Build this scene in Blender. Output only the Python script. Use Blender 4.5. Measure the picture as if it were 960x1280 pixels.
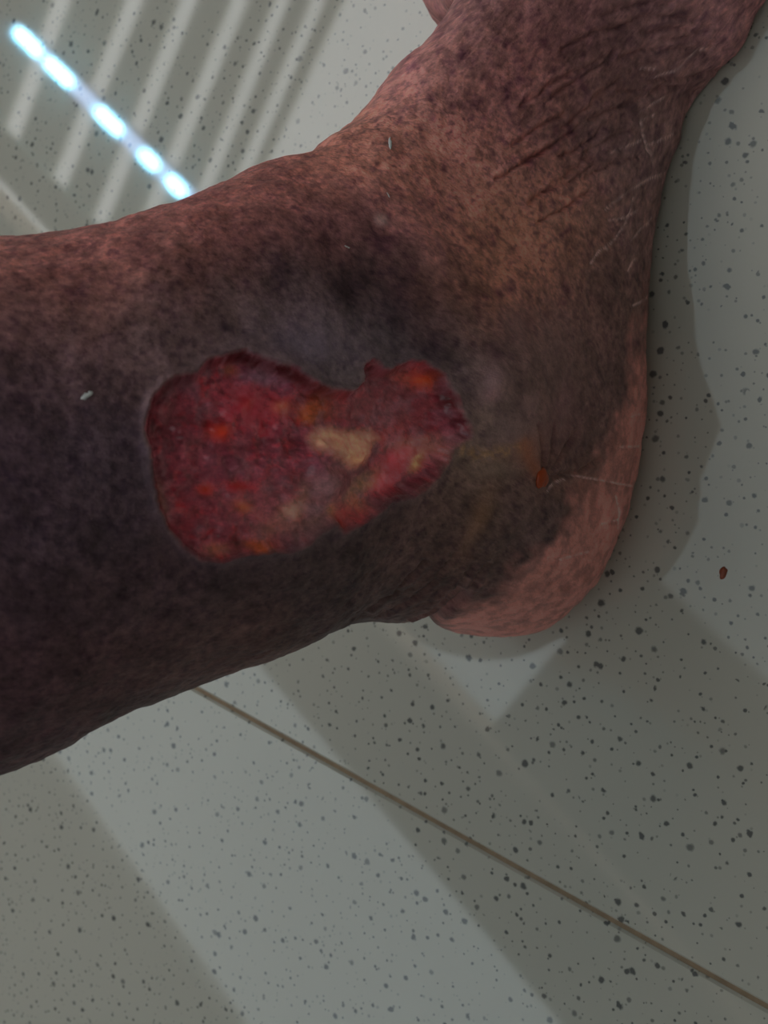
import bpy, math, random
import numpy as np
from mathutils import Matrix, Vector

for o in list(bpy.data.objects): bpy.data.objects.remove(o)
scene = bpy.context.scene
C = scene.collection

# ------------------------------------------------------------------ camera
CAM_H, PITCH, FPX = .27, math.radians(58), 1500.0
sp, cp = math.sin(PITCH), math.cos(PITCH)
cam = bpy.data.cameras.new('camera'); cam_o = bpy.data.objects.new('camera', cam); C.objects.link(cam_o)
cam.sensor_fit = 'VERTICAL'; cam.sensor_height = 36; cam.sensor_width = 27
cam.lens = FPX / 1280 * 36
cam.clip_start = .005; cam.clip_end = 100
# phone held sideways: world up points to the left edge of the picture
cam_o.matrix_world = Matrix(((0, 1, 0, 0), (-sp, 0, -cp, 0), (-cp, 0, sp, CAM_H), (0, 0, 0, 1)))
cam.dof.use_dof = True; cam.dof.focus_distance = .235; cam.dof.aperture_fstop = 29
scene.camera = cam_o

# ------------------------------------------------------------------ sky, exposure
world = bpy.data.worlds.new('overcast_sky'); scene.world = world; world.use_nodes = True
bg = world.node_tree.nodes['Background']
bg.inputs[0].default_value = (.96, .985, .985, 1); bg.inputs[1].default_value = 1.6
scene.view_settings.view_transform = 'Standard'; scene.view_settings.look = 'None'
scene.view_settings.gamma = 1; scene.view_settings.use_curve_mapping = False
scene.view_settings.exposure = 0.86

# ------------------------------------------------------------------ helpers
def proj(V):
    y = V[..., 1]; z = V[..., 2] - CAM_H
    d = cp * y - sp * z
    return 480 - (sp * y + cp * z) / d * FPX, 640 - V[..., 0] / d * FPX
def floor_at(x, y):
    u = 640 - y; v = 480 - x; t = CAM_H / (sp * FPX - cp * v)
    return Vector((u * t, (cp * FPX + sp * v) * t, 0))
def srgb(c): 
    c = np.asarray(c, float) / 255
    return np.where(c <= .04045, c / 12.92, ((c + .055) / 1.055) ** 2.4)
def lin(r, g, b): return tuple(float(q) for q in srgb((r, g, b))) + (1,)

def new_mat(name, color=(.5, .5, .5, 1), rough=.6, noise=0, nscale=20):
    m = bpy.data.materials.new(name); m.use_nodes = True
    nt = m.node_tree; b = nt.nodes['Principled BSDF']
    b.inputs['Base Color'].default_value = color; b.inputs['Roughness'].default_value = rough
    if noise:
        tc = nt.nodes.new('ShaderNodeTexCoord'); n = nt.nodes.new('ShaderNodeTexNoise')
        n.inputs['Scale'].default_value = nscale; n.inputs['Detail'].default_value = 6
        nt.links.new(tc.outputs['Object'], n.inputs['Vector'])
        mx = nt.nodes.new('ShaderNodeMix'); mx.data_type = 'RGBA'
        mx.inputs[6].default_value = tuple(c * (1 - noise) for c in color[:3]) + (1,)
        mx.inputs[7].default_value = tuple(min(1, c * (1 + noise)) for c in color[:3]) + (1,)
        nt.links.new(n.outputs['Fac'], mx.inputs[0]); nt.links.new(mx.outputs[2], b.inputs['Base Color'])
        bp = nt.nodes.new('ShaderNodeBump'); bp.inputs['Strength'].default_value = .15; bp.inputs['Distance'].default_value = .001
        nt.links.new(n.outputs['Fac'], bp.inputs['Height']); nt.links.new(bp.outputs['Normal'], b.inputs['Normal'])
    return m
def mesh_obj(name, verts, faces, mat, parent=None, smooth=False):
    me = bpy.data.meshes.new(name); me.from_pydata([tuple(v) for v in verts], [], faces); me.update()
    o = bpy.data.objects.new(name, me); C.objects.link(o)
    if mat: me.materials.append(mat)
    if smooth: me.polygons.foreach_set('use_smooth', [True] * len(me.polygons))
    if parent: o.parent = parent
    return o
BOXF = [(0, 3, 2, 1), (4, 5, 6, 7), (0, 1, 5, 4), (1, 2, 6, 5), (2, 3, 7, 6), (3, 0, 4, 7)]
def prism(name, poly, z0, z1, mat, parent=None):
    """upright prism over a ground polygon (counter-clockwise)"""
    n = len(poly)
    v = [(p[0], p[1], z0) for p in poly] + [(p[0], p[1], z1) for p in poly]
    f = [tuple(reversed(range(n))), tuple(range(n, 2 * n))] + [(i, (i + 1) % n, n + (i + 1) % n, n + i) for i in range(n)]
    return mesh_obj(name, v, f, mat, parent)
def tag(o, label=None, cat=None, group=None, kind=None):
    if label: o['label'] = label
    if cat: o['category'] = cat
    if group: o['group'] = group
    if kind: o['kind'] = kind
    return o

# ------------------------------------------------------------------ materials of the setting
def tile_material():
    m = bpy.data.materials.new('speckled_glazed_tile'); m.use_nodes = True
    nt = m.node_tree; L = nt.links.new; N = nt.nodes.new; b = nt.nodes['Principled BSDF']
    tc = N('ShaderNodeTexCoord')
    def math_(op, a, bv=None, c=None):
        n = N('ShaderNodeMath'); n.operation = op
        for i, q in enumerate((a, bv, c)):
            if q is None: continue
            if isinstance(q, (int, float)): n.inputs[i].default_value = q
            else: L(q, n.inputs[i])
        return n.outputs[0]
    def rng(v, a, bq, c, d):
        n = N('ShaderNodeMapRange'); n.interpolation_type = 'SMOOTHSTEP'
        L(v, n.inputs[0])
        for i, q in enumerate((a, bq, c, d)):
            if isinstance(q, (int, float)): n.inputs[i + 1].default_value = q
            else: L(q, n.inputs[i + 1])
        return n.outputs[0]
    wob = N('ShaderNodeTexNoise'); wob.inputs['Scale'].default_value = 900; wob.inputs['Detail'].default_value = 2
    L(tc.outputs['Object'], wob.inputs['Vector'])
    clus = N('ShaderNodeTexNoise'); clus.inputs['Scale'].default_value = 70; clus.inputs['Detail'].default_value = 3
    L(tc.outputs['Object'], clus.inputs['Vector'])
    def specks(cell, rmin, rmax, prob, off, depth):
        mp = N('ShaderNodeMapping'); mp.inputs['Location'].default_value = (off, off * .7, 0)
        L(tc.outputs['Object'], mp.inputs['Vector'])
        v = N('ShaderNodeTexVoronoi'); v.voronoi_dimensions = '2D'; v.inputs['Scale'].default_value = 1 / cell
        L(mp.outputs['Vector'], v.inputs['Vector'])
        s = N('ShaderNodeSeparateColor'); L(v.outputs['Color'], s.inputs[0])
        d = math_('ADD', v.outputs['Distance'], math_('MULTIPLY', math_('SUBTRACT', wob.outputs['Fac'], .5), .16))
        r = math_('MULTIPLY_ADD', math_('POWER', s.outputs[0], 2.2), (rmax - rmin) / cell, rmin / cell)
        inner = math_('MULTIPLY', r, .45); outer = math_('MULTIPLY', r, 1.15)
        shape = rng(d, inner, outer, 1, 0)
        keep = math_('LESS_THAN', s.outputs[1], math_('MULTIPLY', rng(clus.outputs['Fac'], .3, .68, .35, 1.2), prob))
        fade = math_('MULTIPLY_ADD', s.outputs[2], 1 - depth, depth)
        return math_('MULTIPLY', math_('MULTIPLY', shape, keep), fade)
    a = specks(.0055, .0004, .00105, .80, .0, .55)
    c = specks(.0036, .00025, .0006, .75, .37, .3)
    e = specks(.0115, .0006, .0011, .35, .81, .8)
    g = specks(.0027, .0002, .00045, .5, .53, .2)
    sm = math_('MINIMUM', math_('MAXIMUM', math_('MAXIMUM', a, c), math_('MAXIMUM', e, math_('MULTIPLY', g, .7))), .78)
    base = N('ShaderNodeTexNoise'); base.inputs['Scale'].default_value = 14; base.inputs['Detail'].default_value = 4
    L(tc.outputs['Object'], base.inputs['Vector'])
    mx0 = N('ShaderNodeMix'); mx0.data_type = 'RGBA'
    mx0.inputs[6].default_value = (.535, .49, .41, 1); mx0.inputs[7].default_value = (.585, .54, .455, 1)
    L(base.outputs['Fac'], mx0.inputs[0])
    tint = N('ShaderNodeMix'); tint.data_type = 'RGBA'
    tint.inputs[6].default_value = (.030, .036, .060, 1); tint.inputs[7].default_value = (.045, .042, .042, 1)
    L(clus.outputs['Fac'], tint.inputs[0])
    mx = N('ShaderNodeMix'); mx.data_type = 'RGBA'
    L(sm, mx.inputs[0]); L(mx0.outputs[2], mx.inputs[6]); L(tint.outputs[2], mx.inputs[7])
    L(mx.outputs[2], b.inputs['Base Color'])
    b.inputs['Roughness'].default_value = .035; b.inputs['IOR'].default_value = 1.62
    return m
M_tile = tile_material()
M_grout = new_mat('brown_grout', (.30, .20, .125, 1), .9, .4, 300)
M_ceil = new_mat('beige_ceiling_paint', (.50, .46, .42, 1), .8, .1, 3)
M_beam = new_mat('brown_beam_paint', (.36, .26, .19, 1), .7, .15, 6)
M_plank = new_mat('pale_ceiling_board', (.62, .58, .46, 1), .7, .12, 5)
M_wall = new_mat('cream_wall_paint', (.50, .48, .45, 1), .85, .08, 4)
M_ground = new_mat('packed_earth_ground', (.22, .18, .13, 1), .95, .3, 2)

# ------------------------------------------------------------------ floor: glazed tiles in a bed of brown grout
G = np.array([.3292, .9443]); Lx = np.array([.9443, -.3292]); P0 = np.array([-.08557, .13785])
rotz = math.atan2(Lx[1], Lx[0])
T = .60; GAP = .0012
floor = prism('floor', [P0 + Lx * a + G * b for a, b in ((-3.0, -2.57), (3.0, -2.57), (3.0, 3.43), (-3.0, 3.43))], -.03, -.0007, M_grout)
tag(floor, 'floor of pale speckled glazed tiles with a brown grout joint', kind='structure')
def tile_mesh():
    h = T / 2 - GAP / 2; q = .0006
    v = []
    for s, z in ((h, -.009), (h, -q), (h - q, 0)):
        v += [(-s, -s, z), (s, -s, z), (s, s, z), (-s, s, z)]
    f = [(0, 3, 2, 1), (8, 9, 10, 11)]
    for k in (0, 4):
        f += [(k + i, k + (i + 1) % 4, k + 4 + (i + 1) % 4, k + 4 + i) for i in range(4)]
    me = bpy.data.meshes.new('tile'); me.from_pydata(v, [], f); me.materials.append(M_tile); return me
tme = tile_mesh()
for i in range(10):
    for j in range(10):
        c = P0 + Lx * ((i - 5 + .5) * T) + G * (-2.57 + (j + .5) * T)
        t = bpy.data.objects.new('tile', tme); C.objects.link(t)
        t.location = (c[0], c[1], 0); t.rotation_euler = (0, 0, rotz + (math.pi / 2) * ((i * 3 + j * 7) % 4)); t.parent = floor

# ------------------------------------------------------------------ roof overhead (seen mirrored in the glaze)
A = np.array([.66, .7513]); B = np.array([.7513, -.66])       # along / across the beam
def ab(a, b): return A * a + B * b
ZC = 2.70
def slab(name, a0, a1, b0, b1, z0, z1, mat, parent=None):
    return prism(name, [ab(a0, b0), ab(a1, b0), ab(a1, b1), ab(a0, b1)][::-1], z0, z1, mat, parent)
ceil = slab('ceiling', -2.6, -1.6, -4.0, 3.2, ZC, ZC + .10, M_ceil)
tag(ceil, 'beige painted ceiling slab of the porch', kind='structure')
slab('ceiling_panel', -1.6, .74, -1.46, -.82, ZC, ZC + .06, M_ceil, ceil)
slab('ceiling_panel', -1.6, 4.6, .60, 3.2, ZC, ZC + .06, M_ceil, ceil)  # added panel, out of view, covers sky to cut the daylight
slab('ceiling_panel', -1.6, 4.6, -4.0, -2.82, ZC, ZC + .06, M_ceil, ceil)
M_dimmer = bpy.data.materials.new('added_dimming_sheet'); M_dimmer.use_nodes = True  # see-through sheets added overhead to dim the sky and its reflections
_nt = M_dimmer.node_tree; _tr = _nt.nodes.new('ShaderNodeBsdfTransparent'); _tr.inputs[0].default_value = (.62, .66, .68, 1)
_tn = _nt.nodes.new('ShaderNodeTexNoise'); _tn.inputs['Scale'].default_value = 2; _ms = _nt.nodes.new('ShaderNodeMixShader'); _ms.inputs[0].default_value = .06
_nt.links.new(_tr.outputs[0], _ms.inputs[1]); _nt.links.new(_nt.nodes['Principled BSDF'].outputs[0], _ms.inputs[2]); _nt.links.new(_ms.outputs[0], _nt.nodes['Material Output'].inputs[0])
_nt.nodes['Principled BSDF'].inputs['Roughness'].default_value = .4
_nt.nodes.remove(_tn)
M_dimmer_dark = M_dimmer.copy(); M_dimmer_dark.name = 'added_dimming_sheet_dark'
for _n in M_dimmer_dark.node_tree.nodes:
    if _n.type == 'BSDF_TRANSPARENT': _n.inputs[0].default_value = (.44, .47, .48, 1)
slab('sky_dimming_sheet', -1.6, 1.47, -.82, .60, ZC + .062, ZC + .065, M_dimmer_dark, ceil)  # added to weaken the sky reflection beside the foot
slab('sky_dimming_sheet', .74, 1.47, -1.46, -.82, ZC + .062, ZC + .065, M_dimmer, ceil)
slab('sky_dimming_sheet', -1.6, 4.6, -2.82, -1.885, ZC + .062, ZC + .065, M_dimmer, ceil)
beam = slab('trim_1', -1.6, 4.6, -1.885, -1.49, ZC, ZC + .14, M_beam)
tag(beam, 'wide brown roof beam along the porch opening', kind='structure')
ribs = [((1.753, 3.249), (1.353, 3.486)), ((1.724, 2.872), (1.183, 3.217)), ((1.67, 2.631), (1.08, 2.984)), ((1.621, 2.417), (1.194, 2.676)),
        ((1.583, 2.25), (1.082, 2.539)), ((1.552, 2.113), (1.085, 2.392)), ((1.526, 1.996), (1.204, 2.204))]
def a_at(r, b):
    """coordinate along the beam where the gap crosses 'across' b"""
    q = [(np.dot(p, A), np.dot(p, B)) for p in map(np.array, r)]
    (a0, b0), (a1, b1) = q
    return a0 + (a1 - a0) * (b - b0) / (b1 - b0)
gap_half = [.052, .047, .043, .039, .034, .031, .028]
bl, br = -1.27, .35
ends = [(a_at(r, bl), a_at(r, br)) for r in ribs]
ends = [(4.25, 4.45)] + ends
hw = [0] + gap_half
for k in range(len(ends) - 1):
    (l1, r1), (l0, r0) = ends[k], ends[k + 1]
    poly = [ab(l0 + hw[k + 1], bl), ab(r0 + hw[k + 1], br), ab(r1 - hw[k], br), ab(l1 - hw[k], bl)]
    prism('ceiling_board', poly, ZC + .02, ZC + .035, M_plank, ceil)
slab('joist', 1.9, 4.6, -1.40, -1.25, ZC - .01, ZC + .02, M_plank, ceil)
slab('joist', 1.9, 4.6, .30, .45, ZC - .06, ZC + .02, M_plank, ceil)
# walls and posts carrying the roof; right and far walls added against sky light
wl = slab('wall_left', -2.6, 4.6, -4.12, -4.0, 0, ZC + .1, M_wall); tag(wl, 'cream painted side wall of the porch', kind='structure')
wb = slab('wall_back', -2.72, -2.6, -4.12, 3.2, 0, ZC + .1, M_wall); tag(wb, 'cream painted house wall behind the photographer', kind='structure')
wr = slab('added_wall_right', -2.6, 4.6, 3.2, 3.32, 0, ZC + .1, M_wall); tag(wr, 'cream painted wall added on the open side to block sky light', kind='structure')
wf = slab('added_wall_far', 4.6, 4.72, -4.12, 3.32, 0, ZC + .1, M_wall); tag(wf, 'cream painted wall added at the far end to block sky light', kind='structure')
gr = prism('ground', [(-14, -14), (14, -14), (14, 14), (-14, 14)], -.12, -.031, M_ground); tag(gr, 'bare earth yard around the tiled porch', kind='structure')

# ------------------------------------------------------------------ light bar under the boards
def light_bar():
    root = bpy.data.objects.new('light_bar', None); C.objects.link(root)
    c = ab(3.1, -.945); root.location = (c[0], c[1], ZC + .02)
    tag(root, 'slim light bar with bluish white diodes under the ceiling boards, mirrored in the floor', 'light')
    ang = math.atan2(A[1], A[0])
    def bx(name, a0, a1, b0, b1, z0, z1, mat):
        v = []
        for z in (z0, z1):
            for a, b in ((a0, b1), (a1, b1), (a1, b0), (a0, b0)):
                p = ab(a, b) - c; v.append((p[0], p[1], z))
        v = v[:4][::-1] + v[4:][::-1]
        return mesh_obj(name, v, BOXF, mat, root)
    mh = new_mat('light_bar_housing', (.5, .55, .6, 1), .4)
    bx('housing', 2.20, 3.72, -.975, -.915, -.03, 0, mh)
    md = bpy.data.materials.new('diffuser_glow'); md.use_nodes = True
    b = md.node_tree.nodes['Principled BSDF']; b.inputs['Emission Color'].default_value = (.50, .66, 1, 1); b.inputs['Emission Strength'].default_value = 5
    bx('diffuser', 2.22, 3.70, -.968, -.922, -.045, -.03, md)
    me_ = bpy.data.materials.new('diode_glow'); me_.use_nodes = True
    b = me_.node_tree.nodes['Principled BSDF']; b.inputs['Emission Color'].default_value = (.22, .72, 1, 1); b.inputs['Emission Strength'].default_value = 42
    for p, q in (((1.702, 3.414), (1.595, 3.282)), ((1.577, 3.249), (1.468, 3.114)), ((1.373, 2.991), (1.276, 2.869)), ((1.207, 2.775), (1.143, 2.70)), ((1.114, 2.652), (1.047, 2.58)), ((.98, 2.49), (.92, 2.42))):
        a1, a0 = np.dot(p, A), np.dot(q, A); sh = (a1 - a0) * .04; a1 -= sh; a0 += sh
        # rounded lozenge
        n = 20; vs = []
        for z, k in ((-.056, .8), (-.045, 1)):
            for i in range(n):
                t = 2 * math.pi * i / n; h = max(.005, (a1 - a0) / 2 - .022)
                aa = (a0 + a1) / 2 + (h if math.cos(t) > 0 else -h) + .022 * k * math.cos(t); bb = -.945 + .023 * k * math.sin(t)
                w = ab(aa, bb) - c; vs.append((w[0], w[1], z))
        fs = [tuple(range(n)), tuple(range(2 * n - 1, n - 1, -1))] + [(i, n + i, n + (i + 1) % n, (i + 1) % n) for i in range(n)]
        mesh_obj('diode', vs, fs, me_, root)
light_bar()

# ------------------------------------------------------------------ the leg and foot
GAIN, GAIN_WET = 3.5, 3.9
ST = np.array([[0.062, 0.42, -0.085, 0.42, 0.056, 0.0, 0.0, 1.0], [0.056, 0.3, -0.072, 0.3, 0.05, 0.0, 0.0, 1.0], [0.05, 0.2, -0.052, 0.205, 0.04, -0.0, 0.0, 1.0],
 [0.047, 0.1649, -0.045, 0.1699, 0.036, 0.0002, 0.0, 1.0], [0.0477, 0.1354, -0.0454, 0.1392, 0.0342, -0.0011, 0.0, 1.0], [0.054, 0.1134, -0.0348, 0.1132, 0.0332, -0.0011, 0.0, 1.0],
 [0.0607, 0.0997, -0.027, 0.0851, 0.0322, 0.0009, 0.1, 1.0], [0.068, 0.0872, -0.0225, 0.0651, 0.0321, 0.0038, 0.2, 1.0], [0.0704, 0.0792, -0.0259, 0.0342, 0.0323, -0.0004, 0.3, 0.95],
 [0.0743, 0.075, -0.029, 0.0092, 0.0321, -0.0021, 0.4, 0.9], [0.0772, 0.0698, -0.0133, -0.0047, 0.0342, -0.0021, 0.5, 0.85], [0.0812, 0.065, 0.011, -0.0079, 0.034, -0.0034, 0.6, 0.8],
 [0.0909, 0.0592, 0.0396, -0.0074, 0.0302, -0.0069, 0.7, 0.8], [0.1098, 0.0492, 0.0815, -0.0086, 0.0253, -0.0183, 0.7, 0.8], [0.1376, 0.0445, 0.1151, -0.0085, 0.0351, -0.0328, 0.6, 0.8],
 [0.175, 0.034, 0.166, -0.006, 0.040, -0.046, 0.5, 0.8], [0.196, 0.025, 0.194, -0.004, 0.038, -0.054, 0.4, 0.8], [0.206, 0.014, 0.206, 0.0, 0.02, -0.058, 0.2, 0.9]])
S_ = np.linspace(-.02, .6, 1241)
th_ = np.radians(36) * (lambda q: q * q * (3 - 2 * q))(np.clip((S_ - .035) / .08, 0, 1))
ds = S_[1] - S_[0]
KY = np.cumsum(np.sin(th_)) * ds; KZ = np.cumsum(np.cos(th_)) * ds
i0 = int(np.argmin(abs(S_))); KY += .131 - KY[i0]; KZ -= KZ[i0]
def spl(Cc, t):
    m = len(Cc); i = np.clip(t.astype(int), 0, m - 2); f = (t - i)[:, None]
    p0 = Cc[np.maximum(i - 1, 0)]; p1 = Cc[i]; p2 = Cc[i + 1]; p3 = Cc[np.minimum(i + 2, m - 1)]
    return .5 * ((2 * p1) + (-p0 + p2) * f + (2 * p0 - 5 * p1 + 4 * p2 - p3) * f * f + (-p0 + 3 * p1 - 3 * p2 + p3) * f ** 3)
def surf(tt, ph):
    R = spl(ST, tt)
    ix, is_, ox, os_, w, c, k, e = [R[:, j][:, None] for j in range(8)]
    e = np.clip(e, .5, 1.2)
    cs = np.cos(ph)[None]; sn = np.sin(ph)[None]
    a = .5 * (1 - np.sign(cs) * np.abs(cs) ** e)
    side = np.sign(sn) * np.abs(sn) ** e * (1 + k * (a - .6))
    X = ix + (ox - ix) * a; s = is_ + (os_ - is_) * a
    off = w * side - c
    ky, kz, th = np.interp(s, S_, KY), np.interp(s, S_, KZ), np.interp(s, S_, th_)
    Y = ky - off * np.cos(th); Z = kz + off * np.sin(th)
    # ball of the foot bulges on the far side
    bl = np.clip((X - .1125) / .02, 0, 1); bl = np.sqrt(bl) * np.clip((.055 - Z) / .03, 0, 1) * np.clip(-side * 1.6, 0, 1)
    Y = Y + .0185 * bl
    Z = np.where(Z < .004, .004 * np.exp((Z - .004) / .004), Z)
    return np.stack([X, Y, Z], -1)

def hash3(i, j, k, seed):
    h = (i * 374761393 + j * 668265263 + k * 1274126177 + seed * 974634777) & 0xffffffff
    h = ((h ^ (h >> 13)) * 1274126177) & 0xffffffff
    h = (h ^ (h >> 16)) & 0xffffffff
    return h / 4294967295.0
def vnoise(P, scale, seed=0):
    Q = P * scale; I = np.floor(Q).astype(np.int64); f = Q - I; f = f * f * f * (f * (f * 6 - 15) + 10)
    r = 0
    for a in (0, 1):
        for b in (0, 1):
            for c in (0, 1):
                w = (f[..., 0] if a else 1 - f[..., 0]) * (f[..., 1] if b else 1 - f[..., 1]) * (f[..., 2] if c else 1 - f[..., 2])
                r = r + w * hash3(I[..., 0] + a, I[..., 1] + b, I[..., 2] + c, seed)
    return r
def fbm(P, scale, oct=4, seed=0, gain=.55):
    s = 0; amp = 1; tot = 0
    for o in range(oct):
        s = s + amp * vnoise(P, scale * 2.03 ** o, seed + o * 17); tot += amp; amp *= gain
    return s / tot
def ss(x, a, b):
    t = np.clip((x - a) / (b - a), 0, 1); return t * t * (3 - 2 * t)
def poly_sd(px, py, poly):
    """signed distance to a closed polygon in pixels, negative inside"""
    poly = np.asarray(poly, float); d = np.full(px.shape, 1e9); ins = np.zeros(px.shape, bool)
    for (x0, y0), (x1, y1) in zip(poly, np.roll(poly, -1, 0)):
        ex, ey = x1 - x0, y1 - y0
        t = np.clip(((px - x0) * ex + (py - y0) * ey) / (ex * ex + ey * ey + 1e-9), 0, 1)
        d = np.minimum(d, np.hypot(px - x0 - t * ex, py - y0 - t * ey))
        cr = ((y0 > py) != (y1 > py))
        xi = x0 + (py - y0) * ex / (ey if abs(ey) > 1e-9 else 1e-9)
        ins ^= cr & (px < xi)
    return np.where(ins, -d, d)
def line_d(px, py, pts):
    d = np.full(px.shape, 1e9)
    for (x0, y0), (x1, y1) in zip(pts[:-1], pts[1:]):
        ex, ey = x1 - x0, y1 - y0
        t = np.clip(((px - x0) * ex + (py - y0) * ey) / (ex * ex + ey * ey + 1e-9), 0, 1)
        d = np.minimum(d, np.hypot(px - x0 - t * ex, py - y0 - t * ey))
    return d
def blob(px, py, x, y, rx, ry=None, ang=0):
    ry = ry or rx; a = math.radians(ang); dx, dy = px - x, py - y
    u = (dx * math.cos(a) + dy * math.sin(a)) / rx; v = (-dx * math.sin(a) + dy * math.cos(a)) / ry
    return np.exp(-(u * u + v * v))

# pigment of the skin, with some of its light and shade kept in (pixel x, y, red, green, blue)
PIG_SHADE = [(10, 320, 112, 74, 66), (90, 310, 112, 72, 64), (180, 290, 112, 72, 64), (270, 260, 114, 72, 64), (340, 225, 118, 76, 66), (410, 195, 124, 82, 68), (450, 190, 126, 86, 70),
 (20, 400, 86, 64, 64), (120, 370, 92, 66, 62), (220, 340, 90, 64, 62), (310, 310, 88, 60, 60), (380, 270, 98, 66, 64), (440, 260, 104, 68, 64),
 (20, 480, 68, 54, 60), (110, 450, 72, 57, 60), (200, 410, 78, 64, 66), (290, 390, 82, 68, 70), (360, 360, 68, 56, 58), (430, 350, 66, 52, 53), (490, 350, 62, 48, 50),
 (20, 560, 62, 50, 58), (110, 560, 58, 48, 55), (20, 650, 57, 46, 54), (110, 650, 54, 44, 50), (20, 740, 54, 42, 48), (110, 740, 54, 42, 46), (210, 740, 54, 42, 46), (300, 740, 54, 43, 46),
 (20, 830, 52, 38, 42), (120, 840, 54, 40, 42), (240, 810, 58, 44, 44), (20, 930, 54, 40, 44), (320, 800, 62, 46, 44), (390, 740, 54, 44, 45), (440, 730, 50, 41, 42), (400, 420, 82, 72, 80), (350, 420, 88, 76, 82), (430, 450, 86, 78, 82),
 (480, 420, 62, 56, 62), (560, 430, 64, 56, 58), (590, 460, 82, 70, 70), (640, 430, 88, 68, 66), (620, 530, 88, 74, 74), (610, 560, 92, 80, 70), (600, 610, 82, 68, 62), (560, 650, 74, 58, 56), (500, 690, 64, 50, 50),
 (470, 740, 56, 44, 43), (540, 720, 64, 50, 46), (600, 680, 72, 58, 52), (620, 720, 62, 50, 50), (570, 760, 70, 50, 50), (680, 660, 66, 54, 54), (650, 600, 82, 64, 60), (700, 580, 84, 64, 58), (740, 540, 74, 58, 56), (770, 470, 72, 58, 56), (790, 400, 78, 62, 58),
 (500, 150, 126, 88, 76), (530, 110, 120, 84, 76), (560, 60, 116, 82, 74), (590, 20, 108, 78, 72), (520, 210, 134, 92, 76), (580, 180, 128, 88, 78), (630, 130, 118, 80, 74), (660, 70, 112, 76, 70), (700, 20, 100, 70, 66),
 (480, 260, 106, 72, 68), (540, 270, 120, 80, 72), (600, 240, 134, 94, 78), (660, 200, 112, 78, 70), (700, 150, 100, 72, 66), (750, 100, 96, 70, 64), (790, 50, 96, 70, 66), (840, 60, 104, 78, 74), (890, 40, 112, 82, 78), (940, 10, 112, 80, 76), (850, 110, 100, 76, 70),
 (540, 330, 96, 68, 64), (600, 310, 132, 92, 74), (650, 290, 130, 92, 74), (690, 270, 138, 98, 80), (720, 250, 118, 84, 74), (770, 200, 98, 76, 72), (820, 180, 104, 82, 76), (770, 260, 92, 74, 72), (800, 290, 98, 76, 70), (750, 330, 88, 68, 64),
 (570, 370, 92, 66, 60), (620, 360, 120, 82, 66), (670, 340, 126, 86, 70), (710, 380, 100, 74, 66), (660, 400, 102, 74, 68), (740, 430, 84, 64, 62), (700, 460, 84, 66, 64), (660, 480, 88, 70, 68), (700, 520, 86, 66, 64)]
HEEL = [(820, 350), (803, 400), (792, 455), (778, 505), (762, 560), (742, 600), (712, 640), (672, 690), (625, 735), (570, 772), (530, 800), (640, 860), (860, 800), (900, 350)]
WOUND = [(182, 540), (183, 517), (195, 493), (218, 471), (245, 466), (259, 452), (285, 441), (306, 438), (326, 447), (358, 455), (379, 466), (399, 480), (417, 487), (443, 489), (457, 475), (452, 457), (465, 449), (479, 460), (490, 460),
 (512, 451), (534, 455), (552, 467), (567, 493), (572, 511), (585, 529), (588, 547), (578, 552), (567, 559), (560, 580), (541, 602), (516, 617), (487, 624), (468, 642), (443, 657), (428, 664), (420, 652), (402, 662), (385, 680), (364, 687), (335, 687), (306, 692), (277, 700), (247, 694),
 (227, 680), (210, 660), (198, 633), (192, 598), (188, 563)]
SLOUGH = [(398, 545), (410, 533), (430, 535), (452, 540), (478, 537), (486, 546), (476, 562), (470, 580), (452, 588), (436, 576), (418, 566), (402, 560)]
WHITE = [[(754, 262), (772, 248), (790, 236), (814, 222), (833, 217)], [(760, 193), (780, 184), (800, 176)], [(809, 182), (824, 175), (838, 168)], [(752, 312), (768, 297), (781, 277), (788, 262), (792, 247)],
 [(790, 301), (800, 291), (806, 285), (817, 274)], [(784, 339), (790, 328), (797, 322)], [(800, 141), (815, 131), (830, 122)], [(803, 151), (812, 146), (819, 144)], [(776, 559), (800, 558)], [(790, 521), (800, 518)],
 [(716, 594), (745, 599), (770, 604), (792, 608)], [(758, 277), (780, 272), (797, 264)], [(802, 150), (805, 170), (808, 186), (817, 205)], [(802, 85), (820, 86)], [(816, 97), (846, 88), (870, 62), (890, 60)], [(735, 330), (745, 315), (752, 312)],
 [(690, 616), (700, 606), (712, 600)], [(790, 382), (806, 374), (814, 366)], [(752, 655), (772, 650)], [(700, 700), (735, 690)], [(770, 620), (775, 640), (772, 660)]]
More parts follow.
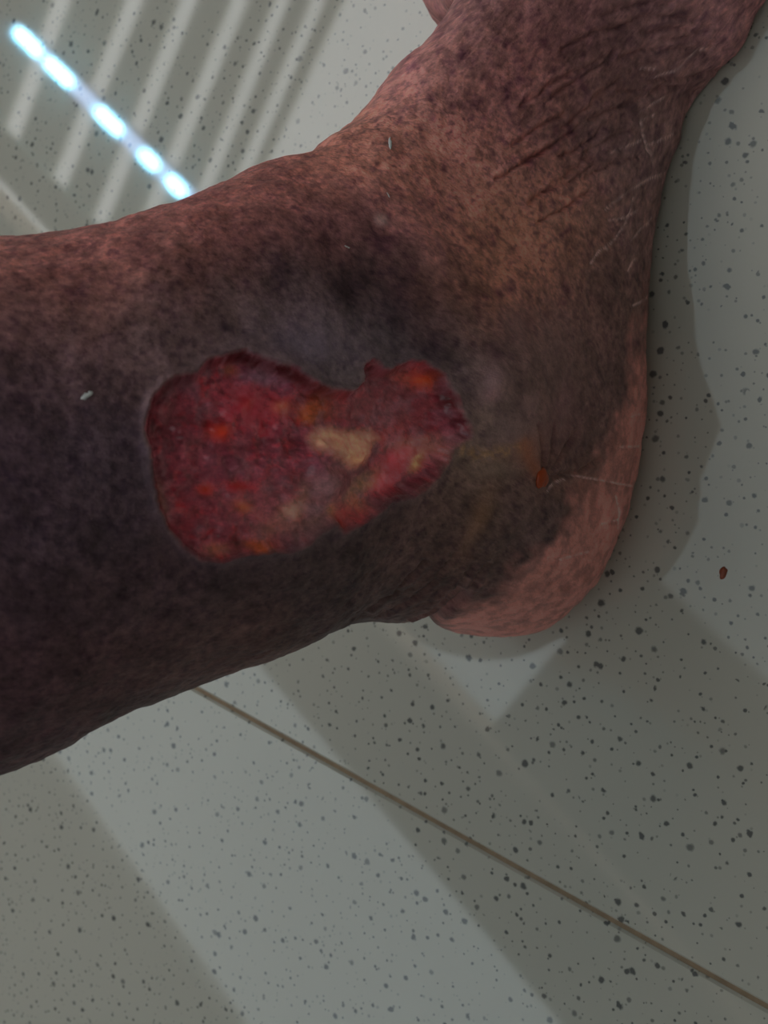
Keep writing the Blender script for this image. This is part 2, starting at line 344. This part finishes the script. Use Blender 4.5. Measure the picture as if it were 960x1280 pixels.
FOLD = [[(703, 160), (728, 140), (752, 114), (775, 98)], [(698, 195), (722, 186), (741, 174), (752, 160)], [(660, 255), (690, 230), (719, 209), (735, 195)], [(738, 149), (765, 136), (800, 122), (830, 110)], [(811, 101), (835, 96), (862, 98), (900, 84)],
 [(776, 71), (800, 62), (830, 62), (862, 60)], [(655, 205), (690, 180), (720, 160)], [(760, 40), (800, 22), (850, 20), (890, 32)], [(690, 120), (720, 100), (760, 75)], [(830, 50), (870, 45), (905, 60)], [(680, 240), (710, 226), (740, 206)], [(640, 180), (670, 160), (705, 140)],
 [(620, 225), (650, 205), (690, 182)], [(730, 190), (762, 172), (790, 160)], [(650, 130), (690, 105), (730, 85), (770, 62)], [(700, 60), (740, 42), (780, 30)], [(725, 225), (760, 205), (800, 195)], [(670, 280), (705, 258), (735, 240)], [(800, 40), (840, 34), (880, 40)], [(770, 112), (810, 112), (850, 106)], [(745, 20), (790, 6), (840, 4)],
 [(500, 777), (540, 762), (570, 738), (592, 705)], [(470, 770), (510, 750), (545, 722), (570, 690)], [(520, 780), (552, 768), (585, 742), (610, 705)], [(440, 775), (490, 742), (530, 700)], [(690, 590), (698, 560), (694, 530)], [(694, 592), (712, 565), (722, 540)], [(686, 585), (682, 556), (672, 530)],
 [(697, 598), (725, 590), (750, 575)]]

def build_person():
    t_in = np.concatenate([np.linspace(0, 2, 26)[:-1], np.linspace(2, 7, 300)[:-1], np.linspace(7, 14.2, 330)[:-1], np.linspace(14.2, 17, 40)])
    phf = np.linspace(0, math.pi, 430)[:-1]; phb = np.linspace(math.pi, 2 * math.pi, 121)[:-1]
    ph = np.concatenate([phf, phb])
    V = surf(t_in, ph); ns, nph = V.shape[:2]
    def normals(V):
        du = np.gradient(V, axis=0); dv = np.roll(V, -1, 1) - np.roll(V, 1, 1)
        n = np.cross(du, dv); l = np.linalg.norm(n, axis=-1, keepdims=True)
        return n / np.maximum(l, 1e-12)
    Nn = normals(V)
    # outward check
    ctr = V.mean(1, keepdims=True)
    if (np.einsum('ijk,ijk->ij', Nn[100:300], (V - ctr)[100:300])).mean() < 0: Nn = -Nn; flip = True
    else: flip = False
    px, py = proj(V)
    camp = np.array([0, 0, CAM_H]); vd = camp - V; vd /= np.linalg.norm(vd, axis=-1, keepdims=True)
    facing = np.einsum('ijk,ijk->ij', Nn, vd)
    front = ss(facing, .02, .2) * (px > -200)
    P = V.copy()
    # ---- large forms: ankle bone, tendon, hollow
    D = np.zeros(px.shape)
    D += .0024 * blob(px, py, 640, 470, 75, 62) * front
    D -= .0022 * blob(px, py, 600, 610, 60, 50) * front
    D -= .0016 * blob(px, py, 700, 585, 40, 55, 20) * front
    D += .0012 * blob(px, py, 720, 330, 60, 90) * front
    D -= .0015 * blob(px, py, 640, 690, 55, 18, -48) * front
    D += .0015 * blob(px, py, 610, 482, 13, 18) * front
    D += (fbm(P, 90, 3, 5) - .5) * .0016
    D += (fbm(P, 420, 3, 9) - .5) * .0005
    # fine criss-cross skin lines
    crk = np.abs(fbm(P * np.array([1, 1.2, 1.7]), 700, 2, 31) - .5)
    D -= .00012 * (1 - ss(crk, 0, .05)) * front
    for l in FOLD:
        wob = (fbm(P, 500, 2, 3) - .5) * 6
        d = line_d(px + wob, py + wob, l)
        D -= front * .00068 * np.exp(-(d / 2.2) ** 2); D += front * .00028 * np.exp(-((d - 6) / 4) ** 2)
    for l in WHITE:
        d = line_d(px, py, l); D -= front * .0003 * np.exp(-(d / 1.8) ** 2)
    side_ = ss(facing, -.45, -.1)
    D += side_ * (.0019 * blob(px, py, 912, 48, 26) - .0014 * blob(px, py, 868, 118, 20) + .0009 * blob(px, py, 846, 172, 20) - .0005 * blob(px, py, 815, 300, 20))
    # deep crease between heel pad and tendon
    d = line_d(px, py, [(505, 790), (545, 774), (580, 745)]); D -= .0030 * np.exp(-(d / 6) ** 2) * ss(facing, -.6, .0)
    # ---- colour of the skin
    pig_shade = np.array(PIG_SHADE, float); pig_shade[:, 2:] *= np.where(pig_shade[:, 2:3] > 108, 1.07, 1.0); pig_shade[:, 4] *= np.where(pig_shade[:, 2] < 95, .92, .99); pig_shade[:, 2] *= np.where(pig_shade[:, 2] < 95, 1.03, 1.0)
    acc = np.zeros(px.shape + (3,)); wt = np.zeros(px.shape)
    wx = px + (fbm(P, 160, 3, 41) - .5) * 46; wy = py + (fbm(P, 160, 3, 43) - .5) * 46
    for x, y, r, g, b in pig_shade:
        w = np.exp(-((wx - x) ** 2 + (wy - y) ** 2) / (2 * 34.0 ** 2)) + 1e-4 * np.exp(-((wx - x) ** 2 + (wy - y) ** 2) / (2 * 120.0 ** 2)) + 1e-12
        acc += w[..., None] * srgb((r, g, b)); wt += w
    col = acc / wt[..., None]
    heel_sd = poly_sd(wx, wy, HEEL) + (fbm(P, 300, 3, 8) - .5) * 26
    hm = (1 - ss(heel_sd, -18, 16))
    n_h = fbm(P, 380, 4, 55)[..., None]
    n_h = ss(n_h, .25, .75)
    hc = srgb((116, 78, 68)) * (1 - n_h) + srgb((148, 102, 90)) * n_h
    hc = hc * (1 + .35 * (blob(px, py, 690, 690, 26, 16, -40) + blob(px, py, 755, 660, 20, 30) + blob(px, py, 790, 540, 12, 40))[..., None])
    # mottling: dark freckled patches, warm flecks
    n1 = fbm(P, 480, 4, 71, .7); n2 = fbm(P, 1250, 2, 73); n3 = fbm(P * np.array([1, 1, 1]), 120, 3, 75)
    n4 = vnoise(P, 2300, 79)
    dark = ss(n1, .46, .72) * .30 * (.4 + n3) + ss(n2, .45, .72) * .34
    col = col * (1 - dark[..., None] * np.array([.85, .95, .75]))
    warm = ss(fbm(P, 520, 3, 77), .52, .7)[..., None] * ss(col[..., :1], .05, .14)
    col = col * (1 + warm * np.array([.12, .09, .05]))
    col = col * (.86 + .28 * n4)[..., None]
    n5 = fbm(P, 210, 5, 83, .72); n6 = fbm(P, 700, 3, 85, .7)
    col = col * (np.clip(.35 + 1.4 * n5, .5, 1.6) * np.clip(.62 + .84 * n6, .6, 1.5))[..., None]
    rng = np.random.RandomState(4)
    for _ in range(150):                                  # brown freckles over instep and ankle
        x, y = rng.uniform(470, 800), rng.uniform(20, 470)
        r = rng.uniform(2, 6.5); k = rng.uniform(.15, .6)
        col = col * (1 - k * (blob(wx * .4 + px * .6, wy * .4 + py * .6, x, y, r, r * rng.uniform(.7, 1.4)) * front)[..., None] * np.array([.8, 1, .7]))
    for x, y, r, k in ((480, 300, 12, .6), (440, 358, 22, .45), (425, 352, 12, .4), (505, 380, 24, .45), (545, 425, 20, .5), (610, 435, 9, .5), (575, 70, 6, .4), (538, 122, 7, .5), (603, 95, 5, .5), (638, 118, 8, .5), (595, 130, 6, .4), (652, 108, 6, .4), (105, 362, 16, .4), (180, 305, 14, .35), (240, 345, 18, .25), (350, 345, 14, .4)):
        col = col * (1 - k * (blob(wx * .5 + px * .5, wy * .5 + py * .5, x, y, r, r * 1.2) * front)[..., None] * np.array([.9, 1, .8]))
    col = col * (1 - hm[..., None]) + hc * (.9 + .2 * n4[..., None]) * hm[..., None]
    for x, y, rx, ry, a, c, k in ((610, 480, 14, 20, 10, (120, 96, 92), .6), (606, 497, 9, 8, 0, (122, 90, 88), .5), (690, 268, 10, 6, -30, (160, 122, 104), .5), (390, 430, 60, 22, 10, (92, 84, 94), .45), (660, 560, 26, 22, 0, (118, 78, 56), .5), (600, 650, 10, 46, 30, (124, 92, 62), .35), (478, 272, 8, 6, 0, (150, 128, 120), .7), (700, 540, 30, 34, 0, (92, 66, 64), .4), (640, 540, 34, 30, 0, (104, 86, 82), .5), (680, 440, 40, 40, 0, (104, 82, 76), .4), (640, 420, 12, 26, 0, (120, 92, 86), .4), (655, 505, 10, 14, 0, (122, 94, 90), .4), (625, 590, 24, 12, 0, (108, 92, 76), .5), (700, 500, 14, 30, 0, (100, 72, 72), .4)):
        m = (blob(wx * .3 + px * .7, wy * .3 + py * .7, x, y, rx, ry, a) * front * k)[..., None]; col = col * (1 - m) + srgb(c) * m
    for n, l in enumerate(WHITE):
        d = line_d(px, py, l); br = ss(fbm(P, 900, 2, 91 + n), .3, .6)
        m = (np.exp(-(d / 1.15) ** 2) * front * (.1 + .5 * br))[..., None]; col = col * (1 - m) + srgb((176, 156, 146)) * m
    rough = .52 + .12 * (n1 - .5)
    # ---- the wound
    jx = px + (fbm(P, 450, 3, 101) - .5) * 7; jy = py + (fbm(P, 450, 3, 103) - .5) * 7
    sd = poly_sd(jx, jy, WOUND); sd = np.where(facing > .05, sd, 1e3)
    inside = sd < 0
    dep = ss(-sd, 0, 9) * (.0028 - .0015 * ss(py, 560, 690)) + ss(-sd, 0, 40) * .0006
    dep *= 1 - .55 * blob(px, py, 410, 600, 26, 40) - .5 * blob(px, py, 440, 565, 30, 16)
    gran = (fbm(P, 380, 3, 111) - .5) * .0022 + (fbm(P, 900, 3, 113) - .5) * .0009
    cell = np.abs(fbm(P, 650, 2, 115) - .5)
    D = np.where(inside, D * .3 - dep + gran * ss(-sd, 2, 14) * (1 - .45 * ss(px, 390, 440)) , D)
    D += np.where(inside, 0, .00065 * np.exp(-(sd / 9) ** 2))
    for x, y, r, h in ((283, 536, 11, .0013), (275, 527, 6, .0008), (360, 505, 10, .0009), (575, 540, 9, .0016), (568, 522, 8, .0012), (545, 500, 14, .001), (541, 474, 10, .0012), (408, 590, 12, .0012), (427, 604, 14, .0012), (398, 575, 8, .001), (318, 500, 9, .0008), (240, 500, 9, .0007), (405, 515, 11, .0008), (330, 683, 11, .0009)):
        D += h * blob(px, py, x, y, r) * inside
    na, nb, nc = fbm(P, 260, 3, 121), fbm(P, 520, 3, 123), fbm(P, 1100, 3, 125)
    def mixc(base, c, m): m = np.clip(m, 0, 1)[..., None]; return base * (1 - m) + srgb(c) * m
    wc = np.broadcast_to(srgb((122, 50, 56)), px.shape + (3,)).copy()
    wc = mixc(wc, (78, 30, 34), ss(na, .5, .68) * .8)
    wc = mixc(wc, (150, 82, 84), ss(nb, .52, .68) * .65)
    wc = mixc(wc, (140, 32, 36), ss(fbm(P, 520, 3, 127), .53, .66) * .75)
    wc = mixc(wc, (96, 58, 60), ss(fbm(P, 350, 3, 129), .56, .68) * .7)
    wc = mixc(wc, (62, 20, 24), ss(nc, .54, .70) * .65); wc = mixc(wc, (66, 30, 36), ss(fbm(P, 170, 3, 151), .52, .66) * .6)
    def spots(lst, c0):
        nonlocal wc
        for x, y, rx, ry, a, c, k in lst:
            m = blob(jx, jy, x, y, rx * 1.1, ry * 1.1, a) * k * (.85 + .7 * nb); wc = mixc(wc, c, m)
    spots([(325, 505, 42, 34, 0, (158, 52, 58), .6), (300, 600, 60, 40, 0, (112, 56, 62), .5), (225, 520, 28, 40, 0, (98, 42, 44), .6), (245, 640, 40, 40, 0, (112, 40, 42), .5), (340, 640, 40, 30, 0, (140, 78, 74), .6),
           (283, 538, 12, 10, 0, (190, 52, 20), .95), (270, 528, 7, 16, 20, (112, 18, 14), .8), (316, 500, 9, 8, 0, (170, 40, 40), .7), (363, 505, 10, 8, 0, (186, 92, 60), .75), (310, 610, 20, 7, 0, (152, 24, 18), .7), (265, 614, 9, 6, 0, (170, 48, 24), .8), (232, 640, 7, 6, 0, (140, 14, 16), .8), (312, 637, 10, 7, 0, (176, 92, 44), .6),
           (297, 457, 10, 6, 20, (130, 66, 26), .8), (330, 465, 26, 9, 10, (96, 72, 82), .6), (355, 470, 22, 9, 15, (110, 80, 88), .5), (210, 500, 10, 30, 20, (84, 34, 34), .5), (206, 630, 7, 28, -8, (104, 76, 56), .6),
           (408, 508, 20, 15, 0, (142, 70, 26), .85), (430, 512, 14, 12, 0, (112, 48, 30), .6), (395, 520, 8, 8, 0, (156, 84, 34), .6), (375, 640, 18, 9, -35, (176, 140, 104), .8), (392, 620, 10, 14, 0, (150, 110, 84), .6), (350, 665, 30, 9, -15, (118, 78, 58), .6),
           (325, 684, 16, 7, 0, (142, 66, 18), .85), (300, 685, 6, 12, 0, (60, 20, 16), .7), (275, 690, 14, 6, 0, (132, 84, 50), .6), (310, 560, 40, 3, 5, (80, 26, 30), .5), (345, 552, 34, 3, -8, (84, 26, 30), .6)], 0)
    spots([(500, 500, 46, 30, 0, (112, 54, 54), .7), (480, 470, 14, 14, 0, (96, 52, 56), .6), (520, 470, 18, 9, 20, (158, 72, 48), .6), (540, 474, 12, 9, 20, (188, 74, 16), .9), (550, 512, 18, 24, -15, (98, 22, 28), .85), (574, 540, 9, 13, -20, (122, 62, 70), .75), (560, 500, 8, 12, 0, (128, 44, 52), .6),
           (500, 540, 22, 14, -30, (150, 60, 54), .7), (470, 515, 26, 14, 0, (108, 62, 60), .6), (530, 556, 26, 9, -10, (152, 112, 92), .6), (512, 575, 22, 10, -25, (196, 66, 76), .9), (535, 578, 4, 12, 35, (196, 150, 90), .9), (490, 605, 16, 9, -30, (200, 84, 88), .9), (462, 612, 22, 7, -35, (170, 128, 76), .75), (470, 600, 22, 6, -35, (110, 84, 50), .6),
           (440, 642, 14, 12, -20, (160, 52, 40), .85), (455, 632, 10, 8, 0, (178, 112, 70), .6), (420, 640, 8, 8, 0, (156, 100, 34), .7), (428, 655, 6, 8, 0, (150, 40, 22), .8), (414, 600, 16, 22, 0, (106, 62, 70), .8), (432, 600, 12, 12, 0, (102, 66, 70), .7), (408, 578, 9, 7, 0, (138, 66, 82), .6), (400, 640, 10, 10, 0, (112, 98, 92), .7), (395, 655, 14, 9, -30, (100, 72, 54), .7)], 0)
    ssd = poly_sd(jx, jy, SLOUGH)
    sl = np.clip((1 - ss(ssd, -11, 8)) * (.65 + .7 * na), 0, 1) * np.where(inside, 1, 0)
    slc = srgb((178, 134, 98)) * (1 - nb[..., None]) + srgb((222, 176, 126)) * nb[..., None]
    slc = slc * (1 - .5 * blob(jx, jy, 455, 575, 12, 10)[..., None] * np.array([0, .2, .6]))
    wc = wc * (1 - sl[..., None]) + slc * sl[..., None]
    D += sl * .0005 * inside
    # shade under the overhanging upper edge, painted dark into the wound colour
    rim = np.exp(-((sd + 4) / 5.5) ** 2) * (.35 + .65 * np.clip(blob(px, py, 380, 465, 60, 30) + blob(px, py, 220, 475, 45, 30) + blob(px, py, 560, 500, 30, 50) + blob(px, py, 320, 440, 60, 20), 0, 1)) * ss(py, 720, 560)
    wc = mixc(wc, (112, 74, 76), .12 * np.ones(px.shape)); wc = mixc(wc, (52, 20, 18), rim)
    # thin pale epithelial edge
    edge = np.exp(-((sd - 2.5) / 3.0) ** 2) * (.25 + .6 * ss(nb, .45, .65))
    lobe2 = ss(px, 395, 430)
    wc = mixc(wc, (118, 62, 60), .5 * lobe2 * blob(px, py, 490, 505, 60, 36))
    wc = mixc(wc, (112, 86, 78), .6 * blob(jx, jy, 412, 612, 20, 30, 20) * (.4 + 1.1 * na))
    wc = mixc(wc, (150, 112, 92), .55 * blob(jx, jy, 545, 562, 34, 14, -20) * (.4 + nb))
    wc = mixc(wc, (92, 74, 66), .6 * blob(jx, jy, 388, 668, 36, 18, -25))
    film = ss(fbm(P, 300, 4, 141, .65), .5, .66) * .26
    wc = mixc(wc, (128, 96, 98), film * ss(px, 150, 260))
    wc = mixc(wc, (110, 78, 72), .45 * blob(px, py, 440, 610, 70, 40, -30)) 
    wc = wc * (np.clip(.5 + 1.0 * fbm(P, 900, 3, 143, .7), .6, 1.5))[..., None]
    halo = np.exp(-(np.clip(sd, 0, 999) / 14) ** 2) * ~inside * .16
    col = mixc(col, (92, 76, 80), halo)
    edge = edge * (.25 + .6 * blob(px, py, 200, 600, 40, 110)); col = col * (1 - .5 * edge[..., None]) + srgb((124, 102, 90)) * .5 * edge[..., None]
    soft = 2.2 + 5.0 * np.clip(blob(px, py, 520, 610, 70, 40, -30) + blob(px, py, 390, 680, 60, 30, -20) + blob(px, py, 240, 690, 50, 20), 0, 1)
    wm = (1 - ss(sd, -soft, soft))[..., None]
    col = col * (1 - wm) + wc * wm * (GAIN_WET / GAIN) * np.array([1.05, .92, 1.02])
    rough = rough * (1 - wm[..., 0]) + (.22 - .14 * nb) * wm[..., 0]
    # dried yellowish crust running to the heel
    d = line_d(jx, jy, [(572, 558), (590, 566), (612, 570), (640, 562), (650, 560)])
    m = np.exp(-(d / 8) ** 2) * front * ~inside * ss(nc, .3, .6); col = mixc(col, (128, 100, 66), m * .6); D += m * .0004
    d = line_d(jx, jy, [(655, 555), (668, 575), (676, 590)]); m = np.exp(-(d / 9) ** 2) * front; col = mixc(col, (120, 70, 44), m * .55)
    V2 = V + Nn * D[..., None]
    V2[..., 2] = np.maximum(V2[..., 2], 0.0)
    lum = col.mean(-1, keepdims=True); desat = (.02 * (1 - wm)); col = col * (1 - desat) + lum * desat * np.array([1.06, .97, .99])
    col = col * np.array([1.08, .945, 1.04]) * (1 - wm) + col * np.array([1.04, .965, 1.06]) * wm
    return V2, Nn, np.clip(col, 0, 1), np.clip(rough, .1, .9), inside, (ssd < 0) & inside, px, py, facing, flip

def skin_material(name, wet):
    m = bpy.data.materials.new(name); m.use_nodes = True; nt = m.node_tree; L = nt.links.new; N = nt.nodes.new
    b = nt.nodes['Principled BSDF']
    at = N('ShaderNodeAttribute'); at.attribute_name = 'pigment_shade'
    ar = N('ShaderNodeAttribute'); ar.attribute_name = 'gloss'
    gm = N('ShaderNodeVectorMath'); gm.operation = 'SCALE'; gm.inputs['Scale'].default_value = GAIN
    L(at.outputs['Color'], gm.inputs[0])
    tc = N('ShaderNodeTexCoord'); n = N('ShaderNodeTexNoise'); n.inputs['Scale'].default_value = 2600; n.inputs['Detail'].default_value = 3
    L(tc.outputs['Object'], n.inputs['Vector'])
    mr = N('ShaderNodeMapRange'); mr.inputs[1].default_value = .25; mr.inputs[2].default_value = .75; mr.inputs[3].default_value = .86; mr.inputs[4].default_value = 1.14
    L(n.outputs['Fac'], mr.inputs[0])
    g2 = N('ShaderNodeVectorMath'); g2.operation = 'SCALE'; L(gm.outputs[0], g2.inputs[0]); L(mr.outputs[0], g2.inputs['Scale'])
    L(g2.outputs[0], b.inputs['Base Color']); L(ar.outputs['Fac'], b.inputs['Roughness'])
    v = N('ShaderNodeTexVoronoi'); v.feature = 'DISTANCE_TO_EDGE'; v.inputs['Scale'].default_value = 1500
    L(tc.outputs['Object'], v.inputs['Vector'])
    bp = N('ShaderNodeBump'); bp.inputs['Strength'].default_value = .35 if not wet else .15; bp.inputs['Distance'].default_value = .00025
    L(v.outputs['Distance'] if not wet else n.outputs['Fac'], bp.inputs['Height']); L(bp.outputs['Normal'], b.inputs['Normal'])
    b.inputs['Specular IOR Level'].default_value = .5 if wet else .3
    return m
M_skin = skin_material('dark_brown_skin', False); M_wet = skin_material('moist_wound_tissue', True)

V, NRM, COL, ROU, INS, SLG, PX, PY, FAC, FLIP = build_person()
ns, nph = V.shape[:2]
gi = np.arange(ns * nph).reshape(ns, nph)
q = np.stack([gi[:-1], np.roll(gi, -1, 1)[:-1], np.roll(gi, -1, 1)[1:], gi[1:]], -1).reshape(-1, 4)
if not FLIP: pass
vf, cf, rf = V.reshape(-1, 3), COL.reshape(-1, 3), ROU.reshape(-1)
insf = INS.reshape(-1); slf = SLG.reshape(-1)
def grid_part(name, quads, mat, parent=None, caps=()):
    used = np.unique(np.concatenate([quads.reshape(-1)] + [np.asarray(c) for c in caps]) if caps else quads)
    mp = np.full(ns * nph, -1, np.int64); mp[used] = np.arange(len(used))
    me = bpy.data.meshes.new(name)
    qq = mp[quads]
    loops = [qq.reshape(-1)] + [mp[np.asarray(c)] for c in caps]
    starts = np.arange(len(qq)) * 4; extra = []; s = len(qq) * 4
    for c in caps: extra.append(s); s += len(c)
    me.vertices.add(len(used)); me.vertices.foreach_set('co', vf[used].reshape(-1).astype(np.float32))
    lo = np.concatenate(loops).astype(np.int32)
    me.loops.add(len(lo)); me.loops.foreach_set('vertex_index', lo)
    st = np.concatenate([starts, np.array(extra, np.int64)]).astype(np.int32)
    me.polygons.add(len(st)); me.polygons.foreach_set('loop_start', st)
    me.polygons.foreach_set('use_smooth', np.ones(len(st), bool))
    me.update(calc_edges=True); me.validate()
    at = me.attributes.new('pigment_shade', 'FLOAT_COLOR', 'POINT')
    at.data.foreach_set('color', np.concatenate([cf[used], np.ones((len(used), 1))], 1).reshape(-1).astype(np.float32))
    ag = me.attributes.new('gloss', 'FLOAT', 'POINT'); ag.data.foreach_set('value', rf[used].astype(np.float32))
    me.materials.append(mat)
    o = bpy.data.objects.new(name, me); C.objects.link(o)
    if parent: o.parent = parent
    return o
# orientation: make faces point along the outward normals
a, b, c = vf[q[5000, 0]], vf[q[5000, 1]], vf[q[5000, 2]]
if np.dot(np.cross(b - a, c - a), NRM.reshape(-1, 3)[q[5000, 0]]) < 0: q = q[:, ::-1]
fin = insf[q].all(1); fsl = slf[q].all(1)
person = grid_part('person', q[~fin], M_skin, None, caps=(gi[0], gi[-1][::-1]))
tag(person, 'bare dark brown lower leg and foot with red open wound, standing on speckled floor', 'person')
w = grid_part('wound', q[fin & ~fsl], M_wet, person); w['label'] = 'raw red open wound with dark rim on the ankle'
w = grid_part('slough', q[fsl], M_wet, person); w['label'] = 'cream yellow patch inside the red wound'

def surf_pt(x, y):
    """skin point seen at photo pixel (x, y), with its outward normal"""
    d = (PX - x) ** 2 + (PY - y) ** 2 + np.where(FAC > 0, 0, 1e9)
    i = np.unravel_index(np.argmin(d), d.shape)
    return Vector(V[i]), Vector(NRM[i])
def frame_at(p, n, roll=0):
    zax = n.normalized(); xax = Vector((1, .2, .1)).cross(zax).normalized(); yax = zax.cross(xax)
    m = Matrix((xax, yax, zax)).transposed().to_4x4(); m.translation = p
    return m @ Matrix.Rotation(roll, 4, 'Z')
def lump(name, rx, ry, h, mat, m, parent=None, seed=0, n=20, rings=7):
    """irregular low dome lying on a surface"""
    r_ = random.Random(seed); ph = [r_.uniform(0, 6.28) for _ in range(4)]
    v = []; f = []
    for k in range(rings):
        t = k / (rings - 1); rad = math.cos(t * math.pi / 2); z = math.sin(t * math.pi / 2)
        for i in range(n):
            a = 2 * math.pi * i / n
            wv = 1 + .14 * math.sin(2 * a + ph[0]) + .09 * math.sin(3 * a + ph[1]) + .05 * math.sin(5 * a + ph[2])
            v.append((rx * rad * wv * math.cos(a), ry * rad * wv * math.sin(a), h * z * (1 + .12 * math.sin(3 * a + ph[3]) * rad) - .0001))
    for k in range(rings - 1):
        for i in range(n):
            f.append((k * n + i, k * n + (i + 1) % n, (k + 1) * n + (i + 1) % n, (k + 1) * n + i))
    f.append(tuple(reversed(range(n))))
    o = mesh_obj(name, v, f, mat, parent, True)
    o.matrix_world = m
    return o
# toes (beyond the picture's upper edge)
M_toe = new_mat('brown_toe_skin', tuple(float(c) for c in srgb((112, 80, 74)) * 3) + (1,), .55, .25, 400)
M_nail = new_mat('pale_toenail', (.55, .42, .36, 1), .35, .1, 300)
for k, (tx, ty, ln, rr) in enumerate(((.196, .098, .046, .0125), (.204, .0815, .036, .0088), (.205, .0660, .032, .0082), (.202, .0515, .028, .0078), (.190, .0400, .025, .0078))):
    n_, rings = 16, 12; v = []; f = []; dr = Vector((.97, -.24, 0)).normalized(); sd_ = Vector((-dr.y, dr.x, 0))
    for j in range(rings):
        t = j / (rings - 1); rad = rr * (math.sqrt(max(0, 1 - max(0, (t - .62) / .38) ** 2)) * .98 + .02) * (1 - .14 * math.exp(-((t - .45) / .12) ** 2))
        cen = dr * (ln * (t - .42)) + Vector((0, 0, rr * 1.02 + .006 * math.sin(math.pi * min(1, t * 1.15)) * (1 - t)))
        for i in range(n_):
            a_ = 2 * math.pi * i / n_
            v.append(tuple(cen + sd_ * (rad * 1.08 * math.cos(a_)) + Vector((0, 0, rad * .95 * math.sin(a_)))))
    for j in range(rings - 1):
        for i in range(n_): f.append((j * n_ + i, j * n_ + (i + 1) % n_, (j + 1) * n_ + (i + 1) % n_, (j + 1) * n_ + i))
    f += [tuple(reversed(range(n_))), tuple(range((rings - 1) * n_, rings * n_))]
    toe = mesh_obj('toe', v, f, M_toe, person, True); toe.location = (tx, ty, 0)
    v = []; f = []
    for j in range(6):
        for i in range(7):
            u_ = i / 6 * 2 - 1; t = j / 5
            q_ = dr * (ln * (.30 + .22 * t)) + sd_ * (u_ * rr * .62) + Vector((0, 0, rr * (1.98 - .35 * u_ * u_ - .55 * t * t)))
            v.append(tuple(q_))
    for j in range(5):
        for i in range(6): f.append((j * 7 + i, j * 7 + i + 1, (j + 1) * 7 + i + 1, (j + 1) * 7 + i))
    nl = mesh_obj('toenail', v, f, M_nail, toe, True)
    so = nl.modifiers.new('thick', 'SOLIDIFY'); so.thickness = .0008
# ------------------------------------------------------------------ scab on the heel, and loose bits lying on skin and floor
M_scab = new_mat('dried_orange_scab', lin(186, 76, 34), .3, .35, 700)
p, n = surf_pt(683, 600)
o = lump('scab', .0017, .0024, .0011, M_scab, frame_at(p, n, .2), person, 3); o['label'] = 'small orange brown scab above the heel'
M_lint = new_mat('white_lint', (.92, .9, .88, 1), .8, .1, 900)
def lint(x, y, x2, y2, wpx, label, seed):
    p, n = surf_pt(x, y); p2, _ = surf_pt(x2, y2)
    d = (p2 - p); ln = d.length; d.normalize(); s = n.cross(d).normalized()
    mid = (p + p2) / 2; depth = (mid - Vector((0, 0, CAM_H))).length; wd = wpx / FPX * depth / 2
    r_ = random.Random(seed); v = []; f = []; K = 7
    for k in range(K):
        t = k / (K - 1) - .5; wv = wd * (1 - (2 * t) ** 4 * .7) * r_.uniform(.7, 1.2); sh = r_.uniform(-.25, .25) * wd
        for a in range(6):
            an = a * math.pi / 3
            v.append(tuple((d * (t * ln) + s * (math.cos(an) * wv + sh) + n * (abs(wd) * .5 * (math.sin(an) + 1) - .00005))))
    for k in range(K - 1):
        for a in range(6): f.append((k * 6 + a, k * 6 + (a + 1) % 6, (k + 1) * 6 + (a + 1) % 6, (k + 1) * 6 + a))
    f += [tuple(reversed(range(6))), tuple(range((K - 1) * 6, K * 6))]
    o = mesh_obj('lint', v, f, M_lint, None, True); o.location = mid
    tag(o, label, 'lint', 'white lint bits on the skin')
    return o
lint(100, 498, 115, 490, 7, 'largest white lint bit, on dark shin skin left of the wound', 1)
lint(487, 172, 488, 187, 4, 'upright white lint bit on tan skin of the instep bend', 2)
lint(431, 305, 439, 309, 2.5, 'short curved white lint bit on dark skin above the wound', 3)
lint(484, 241, 487, 247, 1.6, 'tiny white lint bit just below the upright one on the instep', 4)
M_fleck = new_mat('reddish_brown_fleck', lin(150, 76, 50), .5, .3, 900)
pf = floor_at(904, 716)
o = lump('dried_fleck', .0009, .0015, .0007, M_fleck, Matrix.Translation(pf) @ Matrix.Rotation(1.1, 4, 'Z'), None, 9)
tag(o, 'reddish brown dried fleck lying on the speckled tile beside the heel', 'fleck')
